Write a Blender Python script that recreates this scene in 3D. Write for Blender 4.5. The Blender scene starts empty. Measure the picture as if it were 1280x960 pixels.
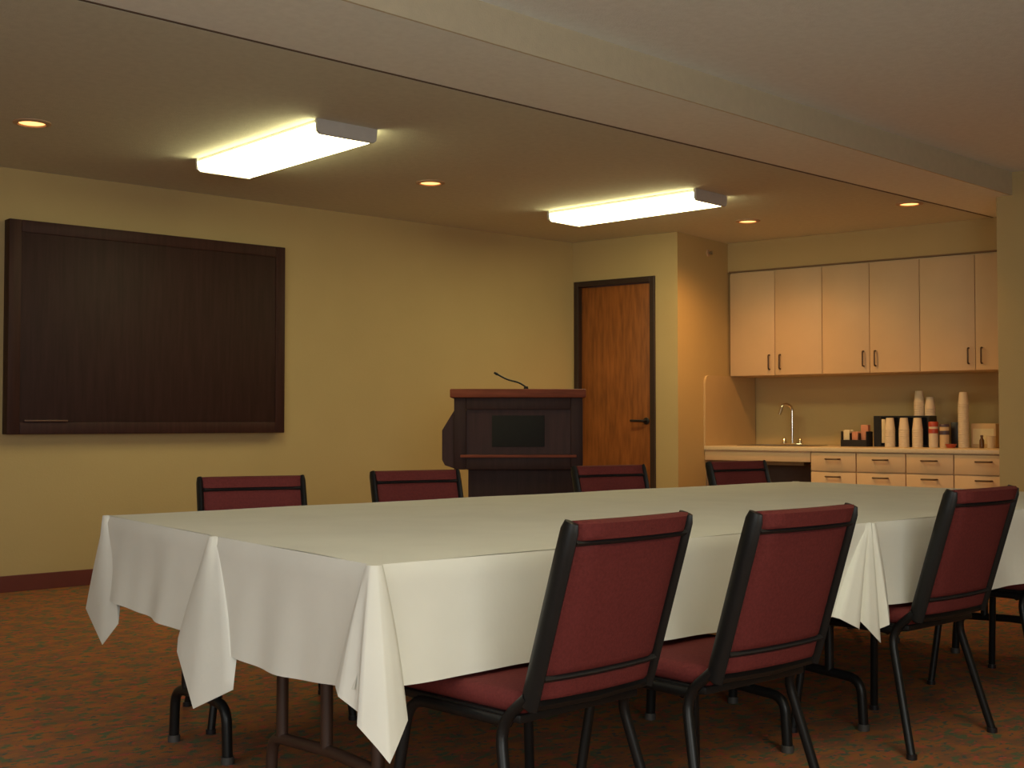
import bpy, bmesh, math, random
from mathutils import Vector, Matrix
random.seed(7)
sc = bpy.context.scene
C = sc.collection
R = math.radians

# ------------------------------------------------------------------ camera, light, exposure
cam = bpy.data.cameras.new('camera')
cam_o = bpy.data.objects.new('camera', cam)
C.objects.link(cam_o)
cam.sensor_width = 36.0
cam.lens = 43.594
cam.clip_start = 0.05
cam_o.location = (0, 0, 1.04)
cam_o.rotation_euler = (R(90 + 1.737), 0, R(48.455 - 90))
sc.camera = cam_o

vs = sc.view_settings
vs.view_transform = 'Standard'
vs.look = 'None'
vs.gamma = 1.0
vs.use_curve_mapping = False
vs.exposure = 0.0

world = bpy.data.worlds.new('sky')
world.use_nodes = True
wb = world.node_tree.nodes['Background']
wb.inputs['Color'].default_value = (0.75, 0.82, 1.0, 1)
wb.inputs['Strength'].default_value = 0.3
sc.world = world

TUBE = 12.3                        # radiance of the fluorescent diffusers
TUBE_COL = (1.0, 0.90, 0.46)
ASSUMED_TUBE = 13.0                  # radiance of the whiter fixture assumed, unseen, over the near half
ASSUMED_COL = (1.0, 0.93, 0.56)
DOWN_W = 3.0                       # watts of one recessed downlight
DOWN_COL = (1.0, 0.46, 0.13)
DAY_W = 108.0                       # daylight through the assumed front window and the added end window
DAY_COL = (0.96, 1.0, 0.96)


def area_light(name, loc, rot, sx, sy, watts, col):
    l = bpy.data.lights.new(name, 'AREA')
    l.shape = 'RECTANGLE'
    l.size = sx
    l.size_y = sy
    l.energy = watts
    l.color = col
    o = bpy.data.objects.new(name, l)
    o.location = loc
    o.rotation_euler = rot
    C.objects.link(o)
    return o


# daylight through the assumed, unseen rear window; the end window is added to light the cloth
area_light('added_window_daylight', (-0.6, -2.44, 1.45), (R(106), 0, 0), 3.4, 1.3, DAY_W, DAY_COL)
area_light('added_window_daylight', (-2.49, 1.2, 1.45), (R(104), 0, R(-90)), 3.4, 1.3, DAY_W * 0.42, DAY_COL)


# ------------------------------------------------------------------ materials
def new_mat(name):
    m = bpy.data.materials.new(name)
    m.use_nodes = True
    return m, m.node_tree, m.node_tree.nodes['Principled BSDF']


def mat(name, col, rough=0.6, metal=0.0, vary=0.06, scale=12.0, bump=0.0, bscale=60.0, spec=0.5, stretch=None, detail=3.0):
    m, nt, b = new_mat(name)
    L = nt.links
    tc = nt.nodes.new('ShaderNodeTexCoord')
    mp = nt.nodes.new('ShaderNodeMapping')
    if stretch:
        mp.inputs['Scale'].default_value = stretch
    L.new(tc.outputs['Object'], mp.inputs['Vector'])
    n = nt.nodes.new('ShaderNodeTexNoise')
    n.inputs['Scale'].default_value = scale
    n.inputs['Detail'].default_value = detail
    L.new(mp.outputs['Vector'], n.inputs['Vector'])
    r = nt.nodes.new('ShaderNodeValToRGB')
    r.color_ramp.elements[0].position = 0.3
    r.color_ramp.elements[1].position = 0.7
    r.color_ramp.elements[0].color = tuple(max(0, c * (1 - vary)) for c in col) + (1,)
    r.color_ramp.elements[1].color = tuple(min(1, c * (1 + vary)) for c in col) + (1,)
    L.new(n.outputs['Fac'], r.inputs['Fac'])
    L.new(r.outputs['Color'], b.inputs['Base Color'])
    b.inputs['Roughness'].default_value = rough
    b.inputs['Metallic'].default_value = metal
    b.inputs['Specular IOR Level'].default_value = spec
    if bump:
        n2 = nt.nodes.new('ShaderNodeTexNoise')
        n2.inputs['Scale'].default_value = bscale
        n2.inputs['Detail'].default_value = 2
        L.new(mp.outputs['Vector'], n2.inputs['Vector'])
        bp = nt.nodes.new('ShaderNodeBump')
        bp.inputs['Strength'].default_value = bump
        bp.inputs['Distance'].default_value = 0.01
        L.new(n2.outputs['Fac'], bp.inputs['Height'])
        L.new(bp.outputs['Normal'], b.inputs['Normal'])
    return m


def emit(name, col, strength):
    m, nt, b = new_mat(name)
    nt.nodes.remove(b)
    e = nt.nodes.new('ShaderNodeEmission')
    e.inputs['Color'].default_value = tuple(col) + (1,)
    e.inputs['Strength'].default_value = strength
    nt.links.new(e.outputs[0], nt.nodes['Material Output'].inputs[0])
    return m


def carpet_mat():
    m, nt, b = new_mat('patterned_carpet')
    L = nt.links
    tc = nt.nodes.new('ShaderNodeTexCoord')
    mp = nt.nodes.new('ShaderNodeMapping')
    mp.inputs['Rotation'].default_value = (0, 0, R(20))
    mp.inputs['Scale'].default_value = (1, 1.5, 1)
    L.new(tc.outputs['Object'], mp.inputs['Vector'])

    def blob(scale, lo, hi, seed):
        n = nt.nodes.new('ShaderNodeTexNoise')
        n.noise_dimensions = '4D'
        n.inputs['W'].default_value = seed
        n.inputs['Scale'].default_value = scale
        n.inputs['Detail'].default_value = 2.5
        n.inputs['Roughness'].default_value = 0.6
        L.new(mp.outputs['Vector'], n.inputs['Vector'])
        r = nt.nodes.new('ShaderNodeValToRGB')
        r.color_ramp.elements[0].position = lo
        r.color_ramp.elements[1].position = hi
        L.new(n.outputs['Fac'], r.inputs['Fac'])
        return r.outputs['Color']

    cur = None

    def mix(a, col, fac):
        x = nt.nodes.new('ShaderNodeMixRGB')
        L.new(fac, x.inputs['Fac'])
        if isinstance(a, tuple):
            x.inputs['Color1'].default_value = a
        else:
            L.new(a, x.inputs['Color1'])
        x.inputs['Color2'].default_value = col
        return x.outputs['Color']
    cur = mix((0.40, 0.155, 0.055, 1), (0.25, 0.125, 0.07, 1), blob(7, 0.42, 0.58, 1.0))
    cur = mix(cur, (0.50, 0.115, 0.07, 1), blob(20, 0.55, 0.62, 5.0))
    cur = mix(cur, (0.13, 0.16, 0.085, 1), blob(16, 0.54, 0.60, 9.0))
    cur = mix(cur, (0.10, 0.12, 0.10, 1), blob(24, 0.58, 0.64, 13.0))
    L.new(cur, b.inputs['Base Color'])
    b.inputs['Roughness'].default_value = 0.95
    b.inputs['Specular IOR Level'].default_value = 0.1
    n2 = nt.nodes.new('ShaderNodeTexNoise')
    n2.inputs['Scale'].default_value = 220
    L.new(tc.outputs['Object'], n2.inputs['Vector'])
    bp = nt.nodes.new('ShaderNodeBump')
    bp.inputs['Strength'].default_value = 0.4
    bp.inputs['Distance'].default_value = 0.01
    L.new(n2.outputs['Fac'], bp.inputs['Height'])
    L.new(bp.outputs['Normal'], b.inputs['Normal'])
    return m


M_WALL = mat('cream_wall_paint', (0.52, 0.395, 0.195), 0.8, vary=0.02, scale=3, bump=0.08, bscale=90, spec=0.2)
M_CEIL = mat('tan_ceiling_texture', (0.66, 0.655, 0.56), 0.9, vary=0.04, scale=25, bump=0.25, bscale=120, spec=0.1)  # kept darker than the beam strip to carry the far ceiling's dimness
M_STRIP = mat('daylit_beam_tone', (0.90, 0.92, 0.90), 0.9, vary=0.03, scale=25, bump=0.2, bscale=120, spec=0.1)  # daylight on the beam underside is put into this paler tone
M_BEAMFACE = mat('shaded_beam_face', (0.62, 0.54, 0.40), 0.85, vary=0.03, scale=20, bump=0.15, bscale=120, spec=0.1)  # shade on the upright beam face is put into this darker beige
M_CEIL2 = mat('daylit_upper_ceiling', (0.88, 0.90, 0.92), 0.9, vary=0.03, scale=25, bump=0.25, bscale=120, spec=0.1)  # cool daylight on the near ceiling is put into its colour
M_SHADOWGAP = mat('brown_shadow_gap', (0.10, 0.06, 0.035), 0.8, vary=0.03)  # shade at the ceiling step, put into a dark brown colour
M_CARPET = carpet_mat()
M_BASE = mat('maroon_baseboard_vinyl', (0.14, 0.03, 0.024), 0.5, vary=0.05)
M_DARKFRAME = mat('dark_brown_metal_frame', (0.035, 0.018, 0.014), 0.45, vary=0.1)
M_DOOR = mat('orange_brown_wood', (0.30, 0.095, 0.022), 0.4, vary=0.35, scale=6, stretch=(5, 5, 0.6), detail=5)
M_CHAIRFAB = mat('maroon_chair_fabric', (0.14, 0.028, 0.026), 0.85, vary=0.12, scale=140, bump=0.15, bscale=300, spec=0.15)
M_BLACK = mat('black_enamel', (0.009, 0.009, 0.009), 0.38, vary=0.1, spec=0.3)
M_ROLLSHADE = mat('black_roll_shade', (0.012, 0.010, 0.010), 0.7, vary=0.1)
M_BROWNLEG = mat('dark_brown_table_steel', (0.05, 0.026, 0.018), 0.4, vary=0.1)
M_RUBBER = mat('grey_glide', (0.06, 0.055, 0.05), 0.5)
M_CLOTH = mat('white_table_linen', (0.775, 0.765, 0.69), 0.85, vary=0.03, scale=5, bump=0.05, bscale=40, spec=0.15)
M_TABLETOP = mat('table_laminate', (0.25, 0.17, 0.10), 0.5)
M_MAHOG = mat('dark_mahogany', (0.034, 0.014, 0.0125), 0.6, vary=0.22, spec=0.25, scale=5, stretch=(9, 9, 0.7), detail=5)
M_MAHOG2 = mat('dark_mahogany_frame', (0.042, 0.0155, 0.0135), 0.55, vary=0.2, spec=0.25, scale=5, stretch=(9, 9, 0.7), detail=5)
M_REDWOOD = mat('reddish_lectern_wood', (0.20, 0.05, 0.026), 0.6, spec=0.2, vary=0.25, scale=5, stretch=(1, 8, 8))
M_GRILLE = mat('black_speaker_cloth', (0.011, 0.011, 0.011), 0.9)
M_LAMINATE = mat('cream_laminate', (0.66, 0.47, 0.28), 0.5, vary=0.03, scale=4)
M_SPLASH = mat('tan_laminate', (0.55, 0.40, 0.21), 0.5, vary=0.03, scale=4)
M_COUNTER = mat('pale_countertop_laminate', (0.68, 0.56, 0.38), 0.35, vary=0.04, scale=60)
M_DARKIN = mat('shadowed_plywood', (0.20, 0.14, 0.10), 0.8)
M_GAP = mat('dark_door_gap', (0.10, 0.06, 0.03), 0.8)
M_NICKEL = mat('brushed_nickel', (0.42, 0.36, 0.28), 0.35, metal=0.9)
M_HANDLE = mat('dark_bronze_pull', (0.10, 0.06, 0.035), 0.4, metal=0.5)
M_TOPLINE = mat('brown_shadow_line', (0.22, 0.13, 0.065), 0.7)
M_CHROME = mat('chrome', (0.75, 0.70, 0.60), 0.12, metal=1.0)
M_FOAM = mat('white_foam', (0.66, 0.56, 0.42), 0.6, vary=0.02)
M_HOUSING = mat('white_enamel_housing', (0.55, 0.52, 0.50), 0.5)
M_TRIMRING = mat('downlight_trim', (0.55, 0.36, 0.22), 0.5)
M_REFLECT = mat('downlight_reflector', (0.70, 0.45, 0.25), 0.3)
M_BLACKPL = mat('black_plastic', (0.014, 0.012, 0.014), 0.35)
M_BEIGE = mat('beige_carton', (0.60, 0.44, 0.26), 0.7)
M_REDLID = mat('red_plastic_lid', (0.42, 0.06, 0.03), 0.4)
M_PURPLELID = mat('dark_plum_lid', (0.07, 0.045, 0.07), 0.4)
M_BROWN = mat('brown_glass', (0.10, 0.045, 0.015), 0.25)
M_CREAMPK = mat('cream_packet_paper', (0.70, 0.62, 0.42), 0.7)
M_PINKPK = mat('pink_packet_paper', (0.55, 0.24, 0.15), 0.7)
M_TUBE = emit('fluorescent_diffuser', TUBE_COL, TUBE)
M_ASSUMEDTUBE = emit('assumed_fluorescent_diffuser', ASSUMED_COL, ASSUMED_TUBE)  # glow of the assumed, unseen near fixture
M_BULB = emit('incandescent_glow', (1.0, 0.40, 0.12), 3.2)


# ------------------------------------------------------------------ mesh helpers
def finish(name, bm, m, parent=None, smooth=40):
    bmesh.ops.recalc_face_normals(bm, faces=bm.faces[:])
    me = bpy.data.meshes.new(name)
    bm.to_mesh(me)
    bm.free()
    if smooth:
        for p in me.polygons:
            p.use_smooth = True
        me.set_sharp_from_angle(angle=R(smooth))
    me.materials.append(m)
    o = bpy.data.objects.new(name, me)
    C.objects.link(o)
    if parent:
        o.parent = parent
    return o


def box(bm, x0, x1, y0, y1, z0, z1, bev=0.0, seg=2, M=None):
    b2 = bmesh.new()
    vs_ = [b2.verts.new((x, y, z)) for x in (x0, x1) for y in (y0, y1) for z in (z0, z1)]
    for q in ((0, 1, 3, 2), (4, 6, 7, 5), (0, 4, 5, 1), (2, 3, 7, 6), (0, 2, 6, 4), (1, 5, 7, 3)):
        b2.faces.new([vs_[i] for i in q])
    bmesh.ops.recalc_face_normals(b2, faces=b2.faces[:])
    if bev > 0:
        bmesh.ops.bevel(b2, geom=b2.edges[:], offset=bev, segments=seg, profile=0.5, affect='EDGES')
    if M is not None:
        bmesh.ops.transform(b2, matrix=M, verts=b2.verts[:])
    merge(bm, b2)


def merge(bm, b2):
    me = bpy.data.meshes.new('tmp')
    b2.to_mesh(me)
    b2.free()
    bm.from_mesh(me)
    bpy.data.meshes.remove(me)


def B(*a, **k):
    bm = bmesh.new()
    box(bm, *a, **k)
    return bm


def rounded(pts, rad, n=5):
    """replace inner corners of a polyline by arcs"""
    pts = [Vector(p) for p in pts]
    out = [pts[0]]
    for i in range(1, len(pts) - 1):
        a, b, c = pts[i - 1], pts[i], pts[i + 1]
        r = min(rad, (a - b).length * 0.49, (c - b).length * 0.49)
        p, q = b + (a - b).normalized() * r, b + (c - b).normalized() * r
        for k in range(n + 1):
            t = k / n
            out.append(p * (1 - t) ** 2 + b * 2 * t * (1 - t) + q * t * t)
    out.append(pts[-1])
    return out


def tube(bm, pts, r, n=10, sx=1.0, up=None):
    """a tube along pts; r a number or a list; sx flattens the section"""
    pts = [Vector(p) for p in pts]
    rs = r if isinstance(r, (list, tuple)) else [r] * len(pts)
    rings = []
    prev = None
    for i, p in enumerate(pts):
        if i == 0:
            t = pts[1] - pts[0]
        elif i == len(pts) - 1:
            t = pts[-1] - pts[-2]
        else:
            t = (pts[i + 1] - pts[i]).normalized() + (pts[i] - pts[i - 1]).normalized()
        t.normalize()
        u = Vector(up) if up else (prev if prev else Vector((0, 0, 1)))
        u = u - t * u.dot(t)
        if u.length < 1e-4:
            u = Vector((1, 0, 0)) - t * t.x
        u.normalize()
        prev = u
        w = t.cross(u)
        rings.append([bm.verts.new(p + u * (rs[i] * math.cos(2 * math.pi * k / n)) + w * (rs[i] * sx * math.sin(2 * math.pi * k / n))) for k in range(n)])
    for a, b in zip(rings, rings[1:]):
        for k in range(n):
            bm.faces.new((a[k], a[(k + 1) % n], b[(k + 1) % n], b[k]))
    bm.faces.new(rings[0][::-1])
    bm.faces.new(rings[-1])


def T(pts, r, **k):
    bm = bmesh.new()
    tube(bm, pts, r, **k)
    return bm


def lathe(prof, n=24, bm=None, loc=(0, 0, 0)):
    """prof: (radius, z) list; closed at the axis where radius is 0"""
    bm = bm or bmesh.new()
    rings = []
    for r, z in prof:
        if r < 1e-6:
            rings.append([bm.verts.new((loc[0], loc[1], loc[2] + z))])
        else:
            rings.append([bm.verts.new((loc[0] + r * math.cos(2 * math.pi * k / n), loc[1] + r * math.sin(2 * math.pi * k / n), loc[2] + z)) for k in range(n)])
    for a, b in zip(rings, rings[1:]):
        if len(a) == 1 and len(b) == 1:
            continue
        for k in range(n):
            j = (k + 1) % n
            if len(a) == 1:
                bm.faces.new((a[0], b[j], b[k]))
            elif len(b) == 1:
                bm.faces.new((a[k], a[j], b[0]))
            else:
                bm.faces.new((a[k], a[j], b[j], b[k]))
    return bm


def prism(poly, d, axis='y'):
    """extrude a 2D polygon (u, z) by thickness d=(d0, d1) along the other horizontal axis"""
    bm = bmesh.new()
    f = (lambda u, z, w: (u, w, z)) if axis == 'y' else ((lambda u, z, w: (w, u, z)) if axis == 'x' else (lambda u, z, w: (u, z, w)))
    a = [bm.verts.new(f(u, z, d[0])) for u, z in poly]
    b = [bm.verts.new(f(u, z, d[1])) for u, z in poly]
    n = len(poly)
    bm.faces.new(a)
    bm.faces.new(b[::-1])
    for i in range(n):
        bm.faces.new((a[i], b[i], b[(i + 1) % n], a[(i + 1) % n]))
    return bm


def tag(o, label=None, cat=None, group=None, kind=None):
    for k, v in (('label', label), ('category', cat), ('group', group), ('kind', kind)):
        if v:
            o[k] = v
    return o


def empty(name, loc=(0, 0, 0), rz=0.0, label=None, cat=None, group=None):
    o = bpy.data.objects.new(name, None)
    o.empty_display_size = 0.1
    o.location = loc
    o.rotation_euler = (0, 0, rz)
    C.objects.link(o)
    return tag(o, label, cat, group)


def copy_tree(o, parent=None):
    c = o.copy()
    C.objects.link(c)
    if parent:
        c.parent = parent
    for ch in list(o.children):
        copy_tree(ch, c)
    return c


def dup(o, loc, rz, label, group=None):
    c = copy_tree(o)
    c.location = loc
    c.rotation_euler = (0, 0, rz)
    c['label'] = label
    if group:
        c['group'] = group
    return c


def structure(name, bm, m, label, cat, smooth=0):
    return tag(finish(name, bm, m, smooth=smooth), label, cat, None, 'structure')


def quad_slab(pts, z0, z1):
    bm = bmesh.new()
    a = [bm.verts.new((x, y, z0)) for x, y in pts]
    b = [bm.verts.new((x, y, z1)) for x, y in pts]
    n = len(pts)
    bm.faces.new(a[::-1])
    bm.faces.new(b)
    for i in range(n):
        bm.faces.new((a[i], a[(i + 1) % n], b[(i + 1) % n], b[i]))
    return bm


# ------------------------------------------------------------------ the room
WY = 7.73                 # long wall
CEIL = 2.60               # low ceiling
A0 = Vector((7.556, 7.73, 0))
ANG = R(-79.33)
DD = Vector((math.cos(ANG), math.sin(ANG), 0))       # along the door wall, towards the camera side
PP = Vector((-DD.y, DD.x, 0))                        # into the door wall
CED = A0 + DD * 1.0506                               # the corner where the kitchenette alcove begins


def WP(s, t, z=0.0, o=CED):
    return o + DD * s + PP * t + Vector((0, 0, z))


def wallframe(o=CED):
    """matrix whose x runs along the door wall, y into it"""
    m = Matrix.Identity(4)
    m.col[0][:3] = DD
    m.col[1][:3] = PP
    m.col[3][:3] = o
    return m


WM = wallframe()
ALC_W, ALC_D = 2.535, 1.364

structure('floor', quad_slab([(-2.7, -2.7), (11.2, -2.7), (11.2, 9.2), (-2.7, 9.2)], -0.1, 0.0), M_CARPET, 'patterned red brown carpet with green flecks', 'floor')
structure('wall_left', B(-2.7, 7.7, WY, WY + 0.15, 0, 2.9), M_WALL, 'long cream wall that carries the dark board', 'wall')

# wall behind the camera and the end wall, with an assumed and an added window opening
bm = bmesh.new()
for q in ((-2.7, -2.35, 0, 2.9), (1.15, 10.0, 0, 2.9), (-2.35, 1.15, 0, 0.8), (-2.35, 1.15, 2.1, 2.9)):
    box(bm, q[0], q[1], -2.65, -2.5, q[2], q[3])
structure('wall_front', bm, M_WALL, 'cream wall with an assumed wide window behind the camera', 'wall')
bm = bmesh.new()
for q in ((-2.5, -0.55, 0, 2.9), (2.95, WY, 0, 2.9), (-0.55, 2.95, 0, 0.8), (-0.55, 2.95, 2.1, 2.9)):
    box(bm, -2.7, -2.55, q[0], q[1], q[2], q[3])
structure('wall_end', bm, M_WALL, 'cream end wall with an added wide window behind the camera', 'wall')


def window_frame(name, a0, a1, M, label):
    bm = bmesh.new()
    for q in ((a0, a0 + 0.05, 0.8, 2.1), (a1 - 0.05, a1, 0.8, 2.1), (a0 + 0.05, a1 - 0.05, 0.8, 0.85), (a0 + 0.05, a1 - 0.05, 2.05, 2.1), ((a0 + a1) / 2 - 0.025, (a0 + a1) / 2 + 0.025, 0.85, 2.05)):
        box(bm, q[0], q[1], -0.09, -0.02, q[2], q[3], M=M)
    structure(name, bm, M_HOUSING, label, 'window')


window_frame('assumed_window', -2.35, 1.15, Matrix.Translation((0, -2.53, 0)), 'assumed window frame in the wall behind the camera')
window_frame('added_window', -2.95, 0.55, Matrix.Translation((-2.58, 0, 0)) @ Matrix.Rotation(R(-90), 4, 'Z'), 'added window frame in the end wall')

# door wall (with the door opening), built in its own frame and moved in place
DW0 = wallframe(A0)
D_L, D_R, D_T = 0.026, 0.840, 2.253                  # outer edges of the door frame along the door wall


def framed(name, bm, m, label, cat, F, smooth=0):
    bmesh.ops.transform(bm, matrix=F, verts=bm.verts[:])
    return structure(name, bm, m, label, cat, smooth)


bm = bmesh.new()
box(bm, -0.12, D_L + 0.02, 0, 0.14, 0, 2.9)
box(bm, D_R - 0.02, 1.0506, 0, 0.14, 0, 2.9)
box(bm, D_L + 0.02, D_R - 0.02, 0, 0.14, D_T - 0.02, 2.9)
framed('wall_back', bm, M_WALL, 'narrow cream wall around the wood door', 'wall', DW0)

bm = bmesh.new()
FW = 0.047
box(bm, D_L, D_L + FW, -0.02, 0.15, 0, D_T, 0.004)
box(bm, D_R - FW, D_R, -0.02, 0.15, 0, D_T, 0.004)
box(bm, D_L + FW - 0.001, D_R - FW + 0.001, -0.02, 0.15, D_T - FW, D_T, 0.004)
framed('door_frame', bm, M_DARKFRAME, 'dark brown metal frame around the wood door', 'door frame', DW0)

door = empty('door_1', A0 + DD * (D_L + FW) + PP * 0.03, ANG, 'orange brown flush wood door in the corner', 'door')
door['kind'] = 'structure'
dwid = D_R - D_L - 2 * FW
finish('door_panel', B(0.003, dwid - 0.003, 0, 0.044, 0.008, D_T - FW - 0.004, 0.002), M_DOOR, door)
bm = lathe([(0, 0), (0.029, 0), (0.029, 0.008), (0.022, 0.012), (0, 0.012)], 20)
bmesh.ops.transform(bm, matrix=Matrix.Translation((dwid - 0.062, 0, 1.045)) @ Matrix.Rotation(R(90), 4, 'X'), verts=bm.verts[:])
lv = finish('lever_handle', bm, M_BLACKPL, door)
finish('lever', T(rounded([(dwid - 0.062, -0.01, 1.045), (dwid - 0.062, -0.055, 1.045), (dwid - 0.185, -0.058, 1.048)], 0.02), 0.011, n=10), M_BLACKPL, lv)
for hz in (0.25, 1.15, 1.98):
    finish('hinge', B(-0.004, 0.006, -0.008, 0.006, hz, hz + 0.1, 0.002), M_DARKFRAME, door)

# alcove shell
framed('wall_alcove_side', B(-0.14, 0.0, 0.14, ALC_D + 0.14, 0, 2.9), M_WALL, 'cream side wall of the kitchenette alcove', 'wall', WM)
framed('wall_alcove_back', B(0.0, ALC_W + 0.013, ALC_D, ALC_D + 0.14, 0, 2.9), M_WALL, 'back wall of the kitchenette alcove', 'wall', WM)
framed('wall_alcove_end', B(ALC_W + 0.013, ALC_W + 0.12, 0.14, ALC_D + 0.14, 0, 2.9), M_WALL, 'end wall of the kitchenette alcove', 'wall', WM)
framed('wall_right', B(ALC_W + 0.013, 9.6, 0, 0.14, 0, 2.9), M_WALL, 'cream wall beyond the kitchenette alcove', 'wall', WM)
framed('trim_1', B(0.0, ALC_W + 0.013, 0.87, ALC_D, 2.345, 2.9), M_WALL, 'cream soffit above the wall cabinets', 'soffit', WM)

# ceilings: low ceiling, beam strip, upper ceiling
LN1 = [(-2.7, 4.37), (11.2, 4.69)]
LN2 = [(-2.7, 3.585), (11.2, 4.24)]
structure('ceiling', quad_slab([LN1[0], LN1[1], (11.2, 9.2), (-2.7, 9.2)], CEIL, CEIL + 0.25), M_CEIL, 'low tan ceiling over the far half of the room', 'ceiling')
o_ = 0.006
structure('trim_2', quad_slab([(LN1[0][0], LN1[0][1] - 0.014), (LN1[1][0], LN1[1][1] - 0.014), LN1[1], LN1[0]], CEIL + 0.001, CEIL + 0.2), M_SHADOWGAP, 'thin dark strip painted as the shadow line along the edge of the low ceiling', 'trim')
structure('trim_3', quad_slab([LN2[0], LN2[1], (LN1[1][0], LN1[1][1] - 0.014), (LN1[0][0], LN1[0][1] - 0.014)], CEIL + 0.004, CEIL + 0.2), M_STRIP, 'underside of the ceiling beam with daylight painted in', 'beam')
structure('trim_4', quad_slab([(LN2[0][0], LN2[0][1] - 0.012), (LN2[1][0], LN2[1][1] - 0.012), LN2[1], LN2[0]], CEIL + 0.004, 2.9), M_BEAMFACE, 'upright face of the ceiling beam with shade painted in', 'beam')
structure('ceiling_upper', quad_slab([(-2.7, -2.7), (11.2, -2.7), (LN2[1][0], LN2[1][1] - 0.012), (LN2[0][0], LN2[0][1] - 0.012)], 2.765, 2.95), M_CEIL2, 'raised ceiling over the near half of the room with daylight painted in', 'ceiling')

structure('baseboard_left', B(-2.55, 7.53, WY - 0.012, WY, 0, 0.1, 0.003), M_BASE, 'maroon vinyl baseboard along the long wall', 'baseboard')
bm = bmesh.new()
box(bm, D_R + 0.001, 1.0506 + 0.01, -0.012, 0, 0, 0.1, 0.003)
framed('baseboard_back', bm, M_BASE, 'maroon baseboard beside the wood door', 'baseboard', DW0)
framed('baseboard_right', B(ALC_W + 0.014, 6.8, -0.012, 0, 0, 0.1, 0.003), M_BASE, 'maroon baseboard beyond the alcove', 'baseboard', WM)

# ------------------------------------------------------------------ wall board
board = empty('wall_board', (3.657, WY, 0.962), 0, 'large dark mahogany board hanging on the cream long wall', 'wall board')
bw, bh, bd = 0.965, 1.315, 0.085
bm = bmesh.new()
fw = 0.075
for q in ((-bw, -bw + fw, 0, bh), (bw - fw, bw, 0, bh), (-bw + fw, bw - fw, 0, fw), (-bw + fw, bw - fw, bh - fw, bh)):
    box(bm, q[0], q[1], -bd, 0, q[2], q[3], 0.004)
finish('frame', bm, M_MAHOG2, board)
finish('panel', B(-bw + fw, bw - fw, -bd + 0.005, -0.01, fw, bh - fw, 0.002), M_MAHOG, board)
finish('marker_ledge', B(-bw + 0.10, -bw + 0.37, -bd - 0.012, -bd + 0.02, 0.078, 0.088, 0.002), mat('worn_brown_ledge', (0.12, 0.06, 0.045), 0.4), board)



# ------------------------------------------------------------------ ceiling lights
def fluorescent(loc, rz, label, lens=M_TUBE):
    t = empty('fluorescent_light', loc, rz, label, 'ceiling light', 'fluorescent ceiling fixtures')
    L_, W_, H_ = 0.655, 0.185, 0.074
    finish('mounting_pan', B(-W_ + 0.01, W_ - 0.01, -L_, L_, -0.022, -0.0005, 0.003), M_HOUSING, t)
    # wrap-around lens, slightly narrower at the bottom
    poly = [(-W_, -0.022), (-W_ + 0.006, -H_ + 0.012), (-W_ + 0.022, -H_), (W_ - 0.022, -H_), (W_ - 0.006, -H_ + 0.012), (W_, -0.022)]
    finish('diffuser', prism(poly, (-L_ + 0.012, L_ - 0.012)), lens, t)
    for s in (-1, 1):
        y0, y1 = sorted((s * (L_ - 0.012), s * (L_ + 0.008)))
        finish('end_cap', prism([(-W_ - 0.004, -0.001), (-W_ + 0.002, -H_ + 0.01), (-W_ + 0.02, -H_ - 0.004), (W_ - 0.02, -H_ - 0.004), (W_ - 0.002, -H_ + 0.01), (W_ + 0.004, -0.001)], (y0, y1)), M_HOUSING, t)
    return t


fluorescent((3.634, 6.06, CEIL), R(0), 'lit fluorescent ceiling fixture above the board end of the table')
fluorescent((6.515, 6.035, CEIL), R(5.5), 'lit fluorescent ceiling fixture in front of the wood door')

fluorescent((2.1, 0.7, 2.765), R(0), 'assumed lit fluorescent ceiling fixture, out of view over the near side of the room', M_ASSUMEDTUBE)  # assumed fixture out of view, added to brighten the cloth and chair tops


def downlight(x, y, label, watts, cone=150):
    t = empty('recessed_downlight', (x, y, CEIL), 0, label, 'downlight', 'recessed ceiling downlights')
    finish('trim_ring', lathe([(0.068, -0.0005), (0.095, -0.0005), (0.095, -0.006), (0.072, -0.012), (0.066, -0.006), (0.068, -0.0005)], 28), M_TRIMRING, t)
    finish('bulb', lathe([(0, -0.004), (0.066, -0.003), (0.066, -0.001), (0, -0.001)], 24), M_BULB, t)
    l = bpy.data.lights.new('downlight_lamp', 'SPOT')
    l.energy = watts
    l.color = DOWN_COL
    l.spot_size = R(cone)
    l.spot_blend = 1.0
    l.shadow_soft_size = 0.05
    lo = bpy.data.objects.new('downlight_lamp', l)
    lo.location = (0, 0, -0.03)
    lo.parent = t
    C.objects.link(lo)


downlight(2.386, 6.468, 'small glowing downlight above the dark board', DOWN_W * 0.4)
downlight(4.938, 6.376, 'small glowing downlight between the two fluorescent fixtures', DOWN_W * 0.4)
downlight(7.736, 5.965, 'small glowing downlight closest to the alcove side wall', DOWN_W * 27)
downlight(7.98, 4.72, 'small glowing downlight above the coffee supplies', DOWN_W * 12, 110)

# sidewall sprinkler
sp = empty('sprinkler_head', WP(0.0, 0.517, 2.48), ANG, 'small sprinkler head high on the alcove side wall', 'sprinkler')
finish('escutcheon', lathe([(0, 0), (0.032, 0), (0.028, 0.008), (0, 0.01)], 20), M_TRIMRING, sp).matrix_local = Matrix.Rotation(R(90), 4, 'Y')
finish('nozzle', lathe([(0, 0.008), (0.01, 0.008), (0.01, 0.035), (0.018, 0.037), (0.018, 0.041), (0, 0.041)], 14), M_NICKEL, sp).matrix_local = Matrix.Rotation(R(90), 4, 'Y')

# ------------------------------------------------------------------ kitchenette
T_UP, T_LO = 0.87, 0.435


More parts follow.
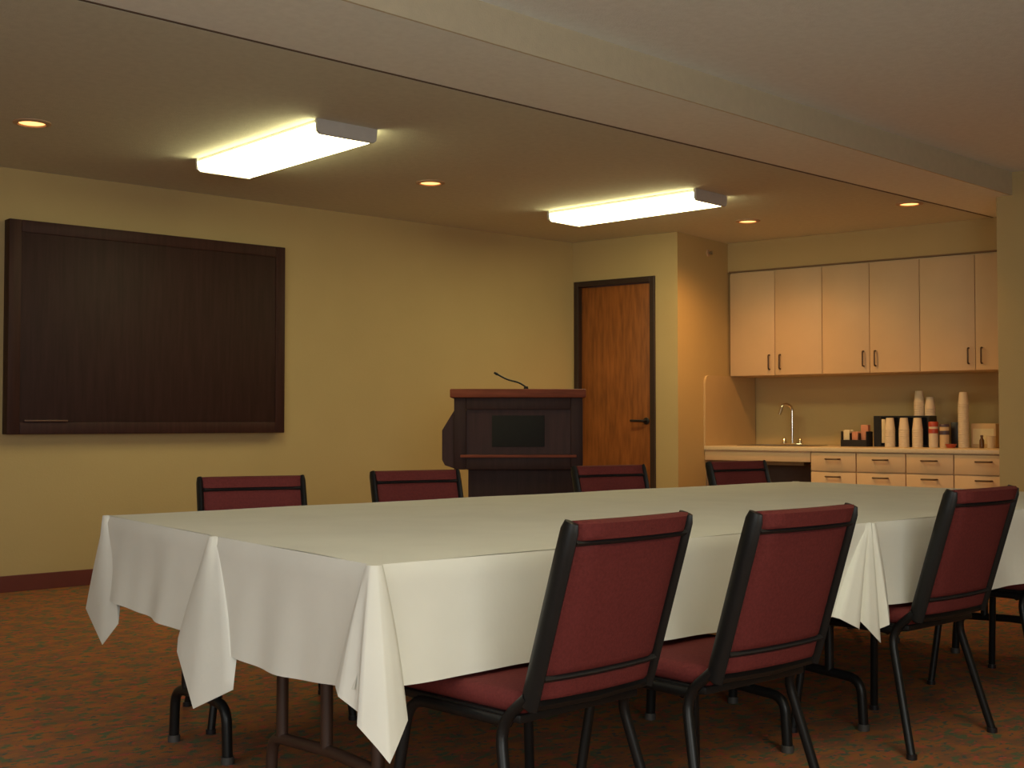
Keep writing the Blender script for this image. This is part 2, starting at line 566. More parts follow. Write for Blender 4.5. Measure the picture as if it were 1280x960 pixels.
def pull(name, parent, p, length, vertical, m=M_HANDLE):
    h = length / 2
    if vertical:
        pts = [(p[0], p[1], p[2] - h), (p[0], p[1] - 0.028, p[2] - h), (p[0], p[1] - 0.028, p[2] + h), (p[0], p[1], p[2] + h)]
    else:
        pts = [(p[0] - h, p[1], p[2]), (p[0] - h, p[1] - 0.028, p[2]), (p[0] + h, p[1] - 0.028, p[2]), (p[0] + h, p[1], p[2])]
    return finish(name, T(rounded(pts, 0.02, 4), 0.0065, n=8), m, parent)


def wall_cabinet(s0, s1, mid, label, hz):
    t = empty('wall_cabinet', WP(s0, 0, 0), ANG, label, 'cabinet', 'upper wall cabinets of the kitchenette')
    w = s1 - s0
    z0, z1 = 1.435, 2.34
    finish('carcass', B(0.001, w - 0.001, T_UP + 0.02, ALC_D - 0.002, z0, z1), M_LAMINATE, t, smooth=0)
    for a, b, hx in ((0.002, mid - s0 - 0.0018, mid - s0 - 0.05), (mid - s0 + 0.0018, w - 0.002, mid - s0 + 0.05)):
        d = finish('door', B(a, b, T_UP, T_UP + 0.019, z0 + 0.002, z1 - 0.012, 0.003), M_LAMINATE, t)
        pull('handle', d, (hx, T_UP, 1.548 + hz), 0.12, True)


wall_cabinet(0.018, 0.872, 0.445, 'cream two door wall cabinet over the sink', 0.0)
wall_cabinet(0.872, 1.692, 1.28, 'cream two door wall cabinet in the middle of the three', 0.004)
wall_cabinet(1.692, 2.53, 2.123, 'cream two door wall cabinet over the tall cup stack', 0.0)
# shadow line on top of the cabinets, painted as a brown strip
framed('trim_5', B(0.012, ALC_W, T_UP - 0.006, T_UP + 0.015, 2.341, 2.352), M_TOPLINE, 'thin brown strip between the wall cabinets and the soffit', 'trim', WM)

CT = 0.835
ct = empty('countertop', WP(0, 0, 0), ANG, 'long pale laminate countertop with a sink under the wall cabinets', 'countertop')
bm = bmesh.new()
S0, S1 = 0.20, 0.78
K0, K1 = 0.70, 1.12
for q in ((0.0, S0, T_LO, ALC_D - 0.004), (S1, ALC_W, T_LO, ALC_D - 0.004), (S0, S1, T_LO, K0), (S0, S1, K1, ALC_D - 0.004)):
    box(bm, q[0] + (0.0 if q[0] else 0.002), q[1], q[2], q[3], CT - 0.032, CT)
finish('slab', bm, M_COUNTER, ct, smooth=0)
finish('front_edge', B(0.002, ALC_W, T_LO - 0.012, T_LO, CT - 0.034, CT + 0.001, 0.004), M_COUNTER, ct)
bm = bmesh.new()
z1 = CT - 0.15
for q in ((S0, S0 + 0.01, K0, K1, z1, CT + 0.004), (S1 - 0.01, S1, K0, K1, z1, CT + 0.004), (S0, S1, K0, K0 + 0.01, z1, CT + 0.004), (S0, S1, K1 - 0.01, K1, z1, CT + 0.004), (S0, S1, K0, K1, z1 - 0.008, z1), (S0 - 0.02, S0, K0 - 0.02, K1 + 0.02, CT, CT + 0.005), (S1, S1 + 0.02, K0 - 0.02, K1 + 0.02, CT, CT + 0.005), (S0, S1, K0 - 0.02, K0, CT, CT + 0.005), (S0, S1, K1, K1 + 0.02, CT, CT + 0.005)):
    box(bm, *q)
finish('sink_basin', bm, M_NICKEL, ct, smooth=0)

fa = empty('faucet', WP(0.45, 1.19, CT), ANG, 'chrome gooseneck faucet behind the sink', 'faucet')
finish('base_plate', B(-0.10, 0.10, -0.03, 0.03, 0.0005, 0.016, 0.007), M_CHROME, fa)
finish('spout', T(rounded([(0.0, 0, 0.014), (0.0, 0, 0.335), (-0.06, -0.05, 0.365), (-0.085, -0.075, 0.265)], 0.07, 7), 0.014, n=12), M_CHROME, fa)
for x in (-0.075, 0.075):
    hd = finish('tap_handle', lathe([(0, 0.012), (0.02, 0.014), (0.016, 0.04), (0.02, 0.045), (0.014, 0.058), (0, 0.06)], 14), M_CHROME, fa)
    hd.location = (x, 0, 0)

# side splash panel with a rounded top front corner
poly = [(T_LO - 0.012, CT + 0.001), (T_LO - 0.012, 1.36), (T_LO - 0.002, 1.40), (T_LO + 0.02, 1.425), (T_LO + 0.06, 1.434), (ALC_D - 0.022, 1.434), (ALC_D - 0.022, CT + 0.001)]
ss = finish('side_splash', prism(poly, (0.001, 0.02), axis='x'), M_SPLASH, smooth=0)
ss.location = WP(0, 0, 0)
ss.rotation_euler = (0, 0, ANG)
tag(ss, 'cream panel with rounded corner on the alcove side wall above the counter', 'splash panel')

# knee space apron, side panel and the drawer units
ap = empty('sink_apron', WP(0, 0, 0), ANG, 'cream apron board under the counter above the dark knee space', 'apron')
finish('apron_board', B(0.003, 0.953, T_LO + 0.004, T_LO + 0.022, 0.716, CT - 0.033, 0.002), M_LAMINATE, ap)
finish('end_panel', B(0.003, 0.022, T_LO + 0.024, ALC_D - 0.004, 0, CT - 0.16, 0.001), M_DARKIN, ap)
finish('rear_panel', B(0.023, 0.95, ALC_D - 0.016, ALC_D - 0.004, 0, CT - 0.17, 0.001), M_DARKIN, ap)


def base_cabinet(s0, s1, label):
    t = empty('base_cabinet', WP(s0, 0, 0), ANG, label, 'cabinet', 'drawer cabinets under the counter')
    w = s1 - s0
    top = CT - 0.035
    bm = bmesh.new()
    box(bm, 0.001, w - 0.001, T_LO + 0.02, ALC_D - 0.005, 0.09, top)
    box(bm, 0.001, w - 0.001, T_LO + 0.08, ALC_D - 0.005, 0.0, 0.0905)
    finish('carcass', bm, M_GAP if False else M_LAMINATE, t, smooth=0)
    d = finish('drawer', B(0.004, w - 0.004, T_LO, T_LO + 0.019, 0.648, top - 0.006, 0.003), M_LAMINATE, t)
    pull('handle', d, (w / 2, T_LO, 0.745), 0.115, False)
    d = finish('door', B(0.004, w - 0.004, T_LO, T_LO + 0.019, 0.095, 0.640, 0.003), M_LAMINATE, t)
    pull('handle', d, (w / 2, T_LO, 0.606), 0.115, False)


for s0, s1, lb in ((0.957, 1.336, 'cream drawer cabinet next to the dark knee space'), (1.336, 1.729, 'second cream drawer cabinet from the knee space'),
                   (1.729, 2.091, 'third cream drawer cabinet from the knee space'), (2.091, 2.53, 'cream drawer cabinet at the end by the cream wall')):
    base_cabinet(s0, s1, lb)

# ---- things on the counter
GC = 'coffee supplies on the counter'
cd = empty('condiment_caddy', WP(1.115, 0.98, CT), ANG, 'low black condiment tray on the counter by the faucet', 'caddy')
bm = bmesh.new()
box(bm, -0.105, 0.115, -0.07, 0.07, 0.0005, 0.012)
for q in ((-0.105, 0.115, -0.07, -0.064, 0.012, 0.055), (-0.105, 0.115, 0.064, 0.07, 0.012, 0.12), (-0.105, -0.099, -0.064, 0.064, 0.012, 0.125), (0.109, 0.115, -0.064, 0.064, 0.012, 0.125), (-0.03, -0.026, -0.064, 0.064, 0.012, 0.11), (0.045, 0.049, -0.064, 0.064, 0.012, 0.11)):
    box(bm, *q)
finish('tray', bm, M_BLACKPL, cd, smooth=0)
for x, m, h, lb in ((-0.065, M_CREAMPK, 0.12, 'cream paper packets standing in the black condiment tray'), (0.008, M_PINKPK, 0.105, 'brown and pink packets standing in the black condiment tray')):
    bm = bmesh.new()
    for k in range(5):
        box(bm, -0.026, 0.026, -0.045 + k * 0.02, -0.033 + k * 0.02, 0.0, h + 0.006 * math.sin(k * 2.1), 0.003)
    o = finish('packet_bundle', bm, m)
    o.location = WP(1.115 + x, 0.98, CT + 0.0125)
    o.rotation_euler = (0, 0, ANG)
    tag(o, lb, 'packets', 'packets in the condiment tray')
pk = finish('carton', B(-0.03, 0.03, -0.03, 0.03, 0, 0.165, 0.004), M_PINKPK)
pk.location = WP(1.195, 0.98 + 0.005, CT + 0.0125)
pk.rotation_euler = (0, 0, ANG)
tag(pk, 'small pink and brown carton in the black condiment tray', 'carton')

org = empty('cup_organizer', WP(1.475, 1.10, CT), ANG, 'black box shaped organizer behind the foam cup stacks', 'organizer')
bm = bmesh.new()
ox0, ox1, oz = -0.225, 0.235, 0.252
for q in ((ox0, ox1, -0.08, 0.09, 0.0005, 0.012), (ox0, ox1, -0.08, 0.09, oz - 0.012, oz), (ox0, ox0 + 0.06, -0.08, 0.09, 0.012, oz - 0.012), (ox1 - 0.02, ox1, -0.08, 0.09, 0.012, oz - 0.012), (ox0 + 0.06, ox1 - 0.02, 0.08, 0.09, 0.012, oz - 0.012), (-0.02, 0.0, -0.08, 0.08, 0.012, oz - 0.012), (0.10, 0.12, -0.08, 0.08, 0.012, oz - 0.012)):
    box(bm, *q)
finish('shell', bm, M_BLACKPL, org, smooth=0)
finish('label_strip', B(ox0 + 0.068, ox0 + 0.10, -0.086, -0.0805, 0.03, 0.225, 0.002), M_CREAMPK, org)

cup_me = None


def cup_stack(s, t, z, n, pitch, label, group):
    """nested upside-down foam cups"""
    global cup_me
    for k in range(n):
        if cup_me is None:
            o = finish('foam_cup', lathe([(0.041, 0.0), (0.0425, 0.004), (0.0405, 0.008), (0.030, 0.098), (0.028, 0.100), (0, 0.100), (0, 0.094), (0.027, 0.094), (0.0375, 0.006), (0.041, 0.0)], 20), M_FOAM)
            cup_me = o.data
        else:
            o = bpy.data.objects.new('foam_cup', cup_me)
            C.objects.link(o)
        o.location = WP(s, t, z + 0.0005 + k * pitch)
        o.rotation_euler = (0, 0, 0.3 * k)
        tag(o, label, 'cup', group)


P_ = 0.0168
cup_stack(1.415, 0.945, CT, 9, P_, 'white foam cup in the shortest stack beside the black tray', 'foam cups in the short stack')
cup_stack(1.53, 0.945, CT, 9, P_, 'white foam cup in the middle of the three front stacks', 'foam cups in the middle front stack')
cup_stack(1.64, 0.945, CT, 9, P_, 'white foam cup in the front stack beside the red lidded tub', 'foam cups in the front stack by the tub')
cup_stack(1.60, 1.10, CT + 0.252, 7, P_, 'white foam cup in the taller stack on top of the black organizer', 'foam cups in the taller top stack')
cup_stack(1.70 - 0.012, 1.10, CT + 0.252, 4, P_, 'white foam cup in the shorter stack on top of the black organizer', 'foam cups in the shorter top stack')
cup_stack(1.985, 1.0, CT, 21, P_, 'white foam cup in the tallest stack standing alone on the counter', 'foam cups in the tallest stack')

def tub(s, t, r, h, mb, ml, label, lidh=0.022):
    o = empty('storage_tub', WP(s, t, CT), ANG, label, 'tub', 'small tubs on the counter')
    finish('body', lathe([(0, 0.0005), (r * 0.93, 0.0005), (r, 0.01), (r, h - lidh), (0, h - lidh)], 22), mb, o)
    finish('lid', lathe([(0, h), (r * 0.95, h), (r * 1.05, h - 0.005), (r * 1.05, h - lidh), (0, h - lidh)], 22), ml, o)
    finish('band', lathe([(r + 0.0005, h * 0.55), (r + 0.0015, h * 0.55), (r + 0.0015, h * 0.72), (r + 0.0005, h * 0.72)], 22), ml, o)


tub(1.765, 0.95, 0.036, 0.205, M_FOAM, M_REDLID, 'beige tub with a red lid beside the foam cups', 0.04)
tub(1.85, 0.955, 0.036, 0.185, M_BEIGE, M_PURPLELID, 'beige tub with a dark plum lid on the counter')
bx = finish('coffee_carton', B(-0.03, 0.03, -0.05, 0.05, 0.0005, 0.20, 0.004), M_BLACKPL)
bx.location = WP(1.905, 1.08, CT)
bx.rotation_euler = (0, 0, ANG)
tag(bx, 'upright black carton behind the plum lidded tub', 'carton')
dish = finish('packet_dish', lathe([(0, 0.0005), (0.03, 0.0005), (0.045, 0.03), (0.042, 0.03), (0.028, 0.006), (0, 0.006)], 20), M_REDLID)
dish.location = WP(1.925, 0.88, CT)
tag(dish, 'small shallow red dish in front of the tallest cup stack', 'dish')
nb = empty('napkin_box', WP(2.10, 1.14, CT), ANG, 'wide beige napkin box against the alcove wall', 'napkin box')
bm = bmesh.new()
box(bm, -0.075, 0.115, -0.09, 0.09, 0.0005, 0.19, 0.006)
finish('body', bm, M_BEIGE, nb)
finish('napkins', B(-0.06, 0.10, -0.092, -0.0905, 0.03, 0.15, 0.0), M_CREAMPK, nb)
bt = empty('syrup_bottle', WP(2.145, 0.93, CT), ANG, 'small brown bottle in front of the napkin box', 'bottle')
finish('body', lathe([(0, 0.0005), (0.017, 0.0005), (0.018, 0.01), (0.018, 0.06), (0.009, 0.078), (0.009, 0.085), (0, 0.085)], 16), M_BROWN, bt)
finish('cap', lathe([(0, 0.085), (0.011, 0.085), (0.011, 0.1), (0, 0.1)], 14), M_BROWN, bt)
mg = finish('paper_cup', lathe([(0, 0.0005), (0.026, 0.0005), (0.036, 0.092), (0.038, 0.095), (0.034, 0.095), (0.025, 0.006), (0, 0.006)], 20), M_FOAM)
mg.location = WP(2.215, 0.93, CT)
tag(mg, 'single white paper cup standing upright beside the brown bottle', 'cup')

# ------------------------------------------------------------------ lectern
lc = empty('lectern', (5.177, 5.844, 0), R(48.455 - 90), 'wide dark mahogany lectern standing in front of the wood door', 'lectern')
# local x to the picture's right, local -y towards the tables
U0, U1 = -0.362, 0.445
finish('lower_body', B(-0.275, 0.412, 0.03, 0.44, 0.0, 0.75, 0.005), M_MAHOG, lc)
finish('plinth', B(-0.30, 0.435, 0.005, 0.46, 0.0, 0.09, 0.006), M_MAHOG2, lc)
bm = bmesh.new()
fr = 0.075
for q in ((U0, U0 + fr, 0.74, 1.19), (U1 - fr, U1, 0.74, 1.19), (U0 + fr, U1 - fr, 1.115, 1.19), (U0 + fr, U1 - fr, 0.74, 0.835)):
    box(bm, q[0], q[1], -0.03, 0.02, q[2], q[3], 0.004)
box(bm, U0, U0 + 0.03, 0.02, 0.48, 0.74, 1.19)
box(bm, U1 - 0.03, U1, 0.02, 0.48, 0.74, 1.19)
box(bm, U0 + 0.03, U1 - 0.03, 0.02, 0.44, 0.74, 0.77)
finish('upper_body', bm, M_MAHOG, lc)
finish('inset_panel', B(U0 + fr, U1 - fr, -0.012, 0.01, 0.835, 1.115), M_MAHOG2, lc)
finish('grille', B(-0.125, 0.205, -0.018, -0.0125, 0.882, 1.078, 0.002), M_GRILLE, lc)
bm = bmesh.new()
box(bm, U0 + 0.04, U1 - 0.04, -0.042, -0.0305, 0.815, 0.832, 0.003)
finish('moulding', bm, M_REDWOOD, lc)
bm = bmesh.new()
box(bm, -0.388, 0.465, -0.05, 0.50, 1.19, 1.245, 0.008)
finish('top', bm, M_REDWOOD, lc)
# folding side shelf bracket on the picture's left
bm = bmesh.new()
poly = [(U0 - 0.002, 1.11), (U0 - 0.045, 1.04), (U0 - 0.078, 0.985), (U0 - 0.078, 0.80), (U0 - 0.06, 0.765), (U0 - 0.002, 0.745)]
merge(bm, prism(poly, (0.02, 0.30)))
finish('side_shelf', bm, M_MAHOG2, lc)
mic = empty('gooseneck_microphone', (5.177, 5.844, 0), R(48.455 - 90), 'thin black gooseneck microphone rising from the lectern top', 'microphone')
finish('base', lathe([(0, 1.2455), (0.016, 1.2455), (0.013, 1.262), (0, 1.264)], 14, loc=(0.09, 0.02, 0)), M_BLACK, mic)
finish('neck', T(rounded([(0.09, 0.02, 1.258), (0.045, 0.02, 1.287), (-0.03, 0.02, 1.305), (-0.09, 0.02, 1.338)], 0.03, 5), 0.0055, n=8), M_BLACK, mic)
finish('capsule', T([(-0.085, 0.02, 1.335), (-0.095, 0.02, 1.3405), (-0.112, 0.02, 1.35)], [0.006, 0.009, 0.006], n=10), M_BLACK, mic)


# ------------------------------------------------------------------ tables and cloths
def P2(u, v, Q):
    """bilinear point of quad Q (near-left, near-right, far-right, far-left)"""
    a = Vector(Q[0]) * (1 - u) + Vector(Q[1]) * u
    b = Vector(Q[3]) * (1 - u) + Vector(Q[2]) * u
    return a * (1 - v) + b * v


KS = 1.0667
TZ = 0.72                      # height of the cloth covered top


def kp(x, y):
    return (x * KS, y * KS)


N0, N1, N2 = kp(1.506, 2.132), kp(3.232, 2.052), kp(5.13, 1.985)
F0, F1, F2 = kp(1.661, 3.811), kp(3.40, 3.760), kp(5.17, 3.700)
MM, M1, M2 = kp(1.572, 2.94), kp(3.315, 2.90), kp(5.15, 2.85)


def leg_frame(parent, x, y0, y1, posts, zt, m):
    """wishbone leg frame: two uprights on a floor bar with bent feet"""
    fr_ = finish('leg', T(rounded([(x, y0, 0.012), (x, y0 + 0.01, 0.17), (x, (y0 + y1) / 2, 0.185), (x, y1 - 0.01, 0.17), (x, y1, 0.012)], 0.05, 6), 0.0165, n=10), m, parent)
    for p in posts:
        finish('upright', T([(x, p, 0.18), (x, p, zt)], 0.0165, n=10), m, fr_)
    for p in (y0, y1):
        g = finish('glide', lathe([(0, 0), (0.02, 0), (0.02, 0.022), (0, 0.022)], 12, loc=(x, p, 0)), M_RUBBER, fr_)


def folding_table(Q, label, frames, extra=None):
    c = sum((Vector(q) for q in Q), Vector((0, 0))) / 4
    t = empty('folding_table', (c.x, c.y, 0), 0, label, 'table', 'folding tables under white cloths')
    q2 = [((Vector(q) - c) * 0.975).to_tuple() for q in Q]
    top = finish('tabletop', quad_slab(q2, TZ - 0.032, TZ - 0.006), M_TABLETOP, t, smooth=0)
    for x, y0, y1, posts, m in frames:
        leg_frame(t, x - c.x, y0 - c.y, y1 - c.y, [p - c.y for p in posts], TZ - 0.0325, m)
    return t


QA = (N0, N1, M1, MM)
QB = (MM, M1, F1, F0)
QC = (N1, N2, M2, M1)
QD = (M1, M2, F2, F1)
folding_table(QA, 'folding table at the near corner under the closest cloth', ((1.80, 2.42, 3.04, (2.53, 2.76, 2.98), M_BROWNLEG), (3.26, 2.371, 2.95, (2.52, 2.80), M_BLACK)))
folding_table(QB, 'folding table on the board side showing a bent steel foot', ((1.875, 3.42, 3.775, (3.49, 3.69), M_BLACK), (3.35, 3.30, 3.85, (3.44, 3.70), M_BLACK)))
folding_table(QC, 'folding table behind the third and fourth near chairs', ((3.68, 2.366, 2.92, (2.5, 2.78), M_BLACK), (5.22, 2.32, 2.88, (2.46, 2.74), M_BLACK)))
folding_table(QD, 'folding table at the far corner next to the kitchenette', ((3.80, 3.28, 3.82, (3.4, 3.68), M_BLACK), (5.25, 3.2, 3.75, (3.34, 3.62), M_BLACK)))


def catmull(pts, n):
    pts = [Vector(p) for p in pts]
    ext = [pts[0] * 2 - pts[1]] + pts + [pts[-1] * 2 - pts[-2]]
    out = []
    for i in range(1, len(ext) - 2):
        a, b, c, d = ext[i - 1:i + 3]
        for k in range(n):
            t = k / n
            out.append(0.5 * ((2 * b) + (c - a) * t + (2 * a - 5 * b + 4 * c - d) * t * t + (3 * b - a - 3 * c + d) * t ** 3))
    out.append(pts[-1])
    return out


def skirt(bm, a, b, nrm, drop, seed, amp=0.010, flare=0.03, ends=(0.0, 0.0), sag=0.0, cols=60, rows=12):
    a, b, nrm = Vector(a), Vector(b), Vector(nrm)
    grid = []
    L_ = (b - a).length
    rnd = random.Random(seed)
    ph = [rnd.uniform(0, 6.28) for _ in range(4)]
    for i in range(cols + 1):
        u = i / cols
        p = a + (b - a) * u
        s = u * L_
        rip = math.sin(s * 9 + ph[0]) * 0.45 + math.sin(s * 17 + ph[1]) * 0.35 + math.sin(s * 31 + ph[2]) * 0.2
        d = drop * KS * (1 + 0.018 * math.sin(s * 4 + ph[3])) + sag * math.sin(math.pi * u)
        col = []
        for j in range(rows + 1):
            v = j / rows
            # first centimetre rolls over the table edge
            r = 0.008
            if v * d < r:
                th = v * d / r * math.pi / 2
                off, z = r * math.sin(th), -r * (1 - math.cos(th))
            else:
                off, z = r, -(v * d)
            off += flare * v * v + amp * rip * v ** 1.3 + 0.004 * v
            col.append(bm.verts.new((p.x + nrm.x * off, p.y + nrm.y * off, TZ + 0.001 + z)))
        grid.append(col)
    for i in range(cols):
        for j in range(rows):
            bm.faces.new((grid[i][j], grid[i + 1][j], grid[i + 1][j + 1], grid[i][j + 1]))


def drape(bm, O, hem, rows=14, sub=4, bulge=0.004):
    """corner of the cloth: radial folds from the table corner O down to the folded hem"""
    O = Vector((O[0], O[1], TZ + 0.0022))
    pts = [Vector(h) for h in hem]
    H = []
    for a, b in zip(pts, pts[1:]):
        H += [(a * (1 - k / sub) + b * (k / sub)) * KS for k in range(sub)]
    H.append(pts[-1] * KS)
    grid = []
    for i, h in enumerate(H):
        side = Vector((h[0], h[1], 0))
        side = side.normalized() if side.length > 1e-4 else Vector((1, 0, 0))
        col = []
        for j in range(rows + 1):
            v = j / rows
            p = Vector((h[0] * v, h[1] * v, h[2] * v)) + side * (0.018 * (1 - v) + bulge * math.sin(math.pi * v))
            if j == 0:
                p.z = -0.001
            col.append(bm.verts.new(O + p))
        grid.append(col)
    apex = bm.verts.new(O)
    for i in range(len(grid) - 1):
        bm.faces.new((apex, grid[i][0], grid[i + 1][0]))
        for j in range(rows):
            bm.faces.new((grid[i][j], grid[i][j + 1], grid[i + 1][j + 1], grid[i + 1][j]))


def cloth_top(bm, Q, z=TZ + 0.001, n=24):
    g = []
    for i in range(n + 1):
        col = []
        for j in range(n + 1):
            p = P2(i / n, j / n, Q)
            col.append(bm.verts.new((p.x, p.y, z + 0.0012 * math.sin(p.x * 7) * math.sin(p.y * 9))))
        g.append(col)
    for i in range(n):
        for j in range(n):
            bm.faces.new((g[i][j], g[i + 1][j], g[i + 1][j + 1], g[i][j + 1]))


def cloth(bm, label):
    o = finish('tablecloth', bm, M_CLOTH, smooth=70)
    tag(o, label, 'tablecloth', 'white tablecloths')
    md = o.modifiers.new('thickness', 'SOLIDIFY')
    md.thickness = 0.0015
    md.offset = 0.0
    md.use_rim = False
    return o


def unit(a, b):
    v = (Vector(b) - Vector(a)).normalized()
    return v


NEAR = (-0.04, -1.0)
LEFT = (-0.995, 0.09)
FAR = (0.03, 1.0)
RIGHT = (1.0, -0.02)
# near cloth A
bm = bmesh.new()
cloth_top(bm, QA)
skirt(bm, N0, N1, NEAR, 0.246, 1, amp=0.009, flare=0.022)
skirt(bm, MM, N0, LEFT, 0.255, 2, amp=0.018, flare=0.02, sag=0.03)
drape(bm, N0, [(-.012, .12, -.25), (-.045, .075, -.258), (-.058, .045, -.272), (-.040, .0, -.298), (-.062, -.03, -.318), (-.04, -.07, -.36), (-.026, -.092, -.388), (.0, -.085, -.355), (.035, -.07, -.315), (.05, -.04, -.27), (.05, -.008, -.25)])
drape(bm, N1, [(-.23, -.010, -.25), (-.225, -.045, -.255), (-.17, -.07, -.285), (-.145, -.055, -.295), (-.10, -.03, -.27), (-.06, -.010, -.255)])
cloth(bm, 'white tablecloth with its long corner fold hanging nearest the camera')
# board side cloth B
bm = bmesh.new()
cloth_top(bm, QB, z=TZ + 0.001)
skirt(bm, F0, MM, LEFT, 0.252, 3, amp=0.016, flare=0.02, sag=0.012)
skirt(bm, F1, F0, FAR, 0.255, 4)
drape(bm, MM, [(-.010, .15, -.245), (-.045, .115, -.275), (-.06, .09, -.305), (-.10, -.08, -.418), (-.07, -.225, -.352), (-.04, -.19, -.272), (-.008, -.12, -.25)])
drape(bm, F0, [(.06, .012, -.25), (.02, .08, -.275), (-.02, .118, -.306), (-.06, -.105, -.388), (-.045, -.185, -.315), (-.03, -.16, -.275), (-.010, -.12, -.252)])
cloth(bm, 'white tablecloth whose two pointed corners hang at the board end')
# near right cloth C
bm = bmesh.new()
cloth_top(bm, QC, z=TZ + 0.001)
skirt(bm, N1, N2, NEAR, 0.243, 5, amp=0.014, flare=0.03)
skirt(bm, N2, M2, RIGHT, 0.255, 6)
drape(bm, N1, [(-.13, -.02, -.25), (-.12, -.065, -.29), (-.075, -.08, -.335), (-.045, -.05, -.305), (-.02, -.075, -.29), (.02, -.05, -.267), (.05, -.012, -.25)])
drape(bm, N2, [(-.09, -.012, -.25), (-.05, -.06, -.30), (.03, -.07, -.40), (.07, .02, -.30), (.015, .1, -.25)])
cloth(bm, 'white tablecloth behind the third and fourth near chairs')
# far right cloth D
bm = bmesh.new()
cloth_top(bm, QD, z=TZ + 0.001)
skirt(bm, F2, F1, FAR, 0.255, 7)
skirt(bm, M2, F2, RIGHT, 0.255, 8)
drape(bm, F2, [(-.09, .012, -.25), (-.05, .06, -.30), (.06, .06, -.40), (.07, -.02, -.30), (.015, -.1, -.25)])
cloth(bm, 'white tablecloth on the far half beside the kitchenette')


# ------------------------------------------------------------------ chairs
def bent_panel(w, zs, ys, thick, bow, bev_z=0.0, cols=10):
    """upholstered back: width w, profile through (y, z) points, thickness, bowed backwards in the middle"""
    bm = bmesh.new()
    rows = len(zs)
    front, back = [], []
    for i in range(rows):
        fr_, bk = [], []
        for j in range(cols + 1):
            u = j / cols * 2 - 1
            x = u * w / 2
            b = -bow * (1 - u * u)
            edge = min(1.0, (1 - abs(u)) / 0.12 + 0.35)
            ed = min(1.0, min(i, rows - 1 - i) / 1.5 + 0.45)
            th = thick * min(edge, ed)
            fr_.append(bm.verts.new((x, ys[i] + b + th / 2, zs[i])))
            bk.append(bm.verts.new((x, ys[i] + b - th / 2, zs[i])))
        front.append(fr_)
        back.append(bk)
    for i in range(rows - 1):
        for j in range(cols):
            bm.faces.new((front[i][j], front[i][j + 1], front[i + 1][j + 1], front[i + 1][j]))
            bm.faces.new((back[i][j], back[i + 1][j], back[i + 1][j + 1], back[i][j + 1]))
        bm.faces.new((front[i][0], front[i + 1][0], back[i + 1][0], back[i][0]))
        bm.faces.new((front[i][cols], back[i][cols], back[i + 1][cols], front[i + 1][cols]))
    for j in range(cols):
        bm.faces.new((front[0][j], back[0][j], back[0][j + 1], front[0][j + 1]))
        bm.faces.new((front[-1][j], front[-1][j + 1], back[-1][j + 1], back[-1][j]))
    return bm


def back_y(z):
    """centre line of the raked back: y at height z"""
    return -0.205 - (z - 0.41) * 0.31


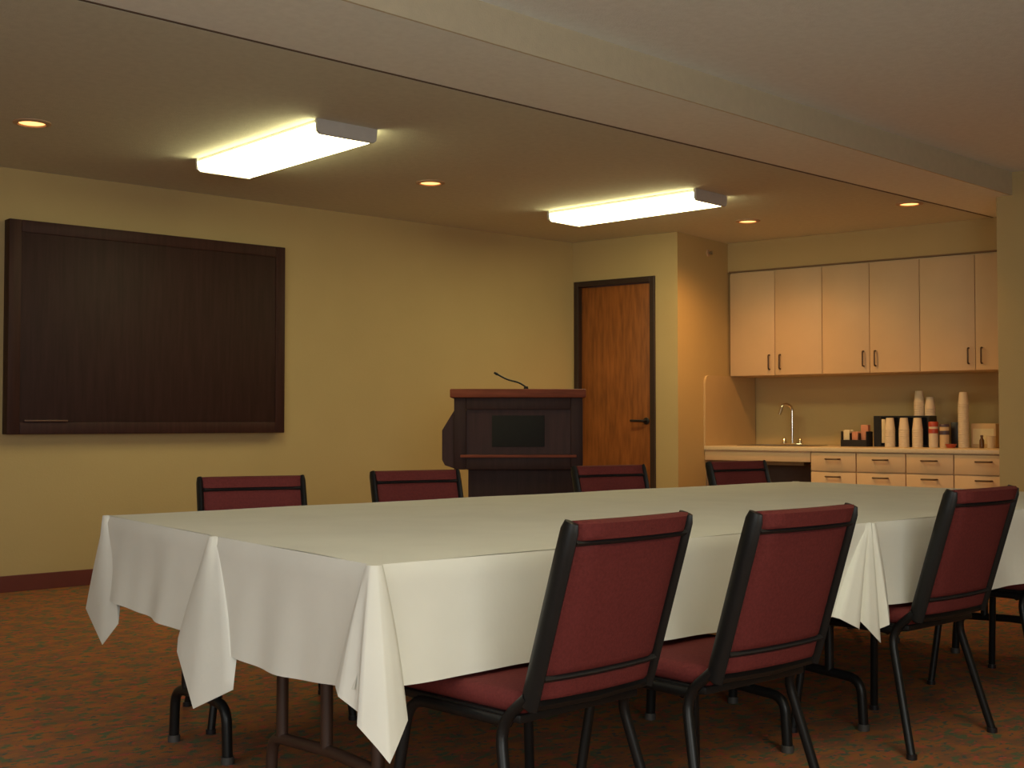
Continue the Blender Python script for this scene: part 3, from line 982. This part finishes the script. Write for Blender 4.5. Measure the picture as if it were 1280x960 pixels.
def make_chair(label):
    t = empty('banquet_chair', (0, 0, 0), 0, label, 'chair', 'maroon chairs around the table')
    # seat cushion
    bm = B(-0.200, 0.200, -0.19, 0.245, 0.396, 0.446, 0.024, 4)
    for v in bm.verts:
        f = max(0.0, 1 - (v.co.x / 0.215) ** 2) * max(0.0, 1 - ((v.co.y - 0.02) / 0.24) ** 2)
        if v.co.z > 0.42:
            v.co.z += 0.009 * f
        if v.co.y > 0:
            v.co.x *= 1.0 + 0.04 * v.co.y
    finish('seat', bm, M_CHAIRFAB, t, smooth=60)
    finish('seat_pan', B(-0.20, 0.20, -0.185, 0.225, 0.380, 0.399, 0.004), M_BLACK, t)
    # backrest
    zs = [0.487, 0.494, 0.506, 0.54, 0.58, 0.62, 0.67, 0.72, 0.762, 0.772, 0.780]
    finish('backrest', bent_panel(0.378, zs, [back_y(z) for z in zs], 0.046, 0.014), M_CHAIRFAB, t, smooth=60)
    zs = [0.786, 0.790, 0.798, 0.808, 0.818, 0.825, 0.83]
    hr = finish('head_roll', bent_panel(0.378, zs, [back_y(z) for z in zs], 0.066, 0.014), M_CHAIRFAB, t, smooth=60)
    zs = [0.434, 0.438, 0.446, 0.456, 0.467, 0.475, 0.479]
    finish('lumbar_roll', bent_panel(0.378, zs, [back_y(z) for z in zs], 0.05, 0.014), M_CHAIRFAB, t, smooth=60)
    for z in (0.783, 0.483):  # black bands paint the shade beside the rolls of the back
        pts = []
        for j in range(13):
            u = j / 12 * 2 - 1
            pts.append((u * 0.186, back_y(z) - 0.014 * (1 - u * u), z))
        finish('roll_shade', T(pts, 0.0255, n=8, sx=0.36, up=(0, 1, 0)), M_ROLLSHADE, t)
    # frame: flat side posts, lower rail, legs
    for s in (-1, 1):
        pts = [(s * 0.1965, back_y(z), z) for z in (0.418, 0.46, 0.55, 0.65, 0.75, 0.81, 0.828)]
        finish('side_post', T(pts, [0.025, 0.026, 0.026, 0.026, 0.026, 0.025, 0.019], n=10, sx=0.5, up=(0, 1, 0)), M_BLACK, t)
    finish('lower_rail', T([(-0.196, back_y(0.422), 0.422), (0.0, back_y(0.422) - 0.012, 0.42), (0.196, back_y(0.422), 0.422)], 0.014, n=8), M_BLACK, t)
    for s in (-1, 1):
        lg = finish('leg', T(rounded([(s * 0.198, back_y(0.44) + 0.01, 0.44), (s * 0.203, -0.125, 0.372), (s * 0.252, -0.222, 0.008)], 0.05, 5), 0.0135, n=10), M_BLACK, t)
        finish('glide', lathe([(0, 0), (0.017, 0), (0.017, 0.016), (0, 0.016)], 12, loc=(s * 0.252, -0.222, 0)), M_BLACKPL, lg)
        lg = finish('leg', T(rounded([(s * 0.20, -0.15, 0.379), (s * 0.20, 0.19, 0.379), (s * 0.245, 0.222, 0.008)], 0.06, 6), 0.0135, n=10), M_BLACK, t)
        finish('glide', lathe([(0, 0), (0.017, 0), (0.017, 0.016), (0, 0.016)], 12, loc=(s * 0.245, 0.222, 0)), M_BLACKPL, lg)
    for y in (-0.11, 0.17):
        finish('cross_bar', T([(-0.2, y, 0.372), (0.2, y, 0.372)], 0.011, n=8), M_BLACK, t)
    return t


GN = 'maroon chairs on the near side of the table'
GF = 'maroon chairs on the far side of the table'
ch = make_chair('maroon chair nearest the camera, its whole back shown at the table corner')
ch.location = (2.01, 2.222, 0)
ch.rotation_euler = (0, 0, R(3))
ch['group'] = GN
dup(ch, (2.546, 2.128, 0), R(0), 'second maroon chair along the near side, next to the closest chair', GN)
dup(ch, (3.73, 2.29, 0), R(0), 'third maroon chair along the near side, past the middle cloth fold', GN)
dup(ch, (4.77, 2.38, 0), R(0), 'maroon chair at the frame edge of the near side, only its seat and legs shown', GN)
dup(ch, (2.314, 3.92, 0), R(180 - 18), 'maroon chair back over the table in front of the dark board', GF)
dup(ch, (3.153, 3.954, 0), R(180 - 14), 'maroon chair back over the table just before the lectern', GF)
dup(ch, (4.22, 3.818, 0), R(180 - 12), 'maroon chair back over the table in front of the wood door', GF)
dup(ch, (5.217, 3.817, 0), R(180 - 8), 'maroon chair back in front of the dark knee space', GF)
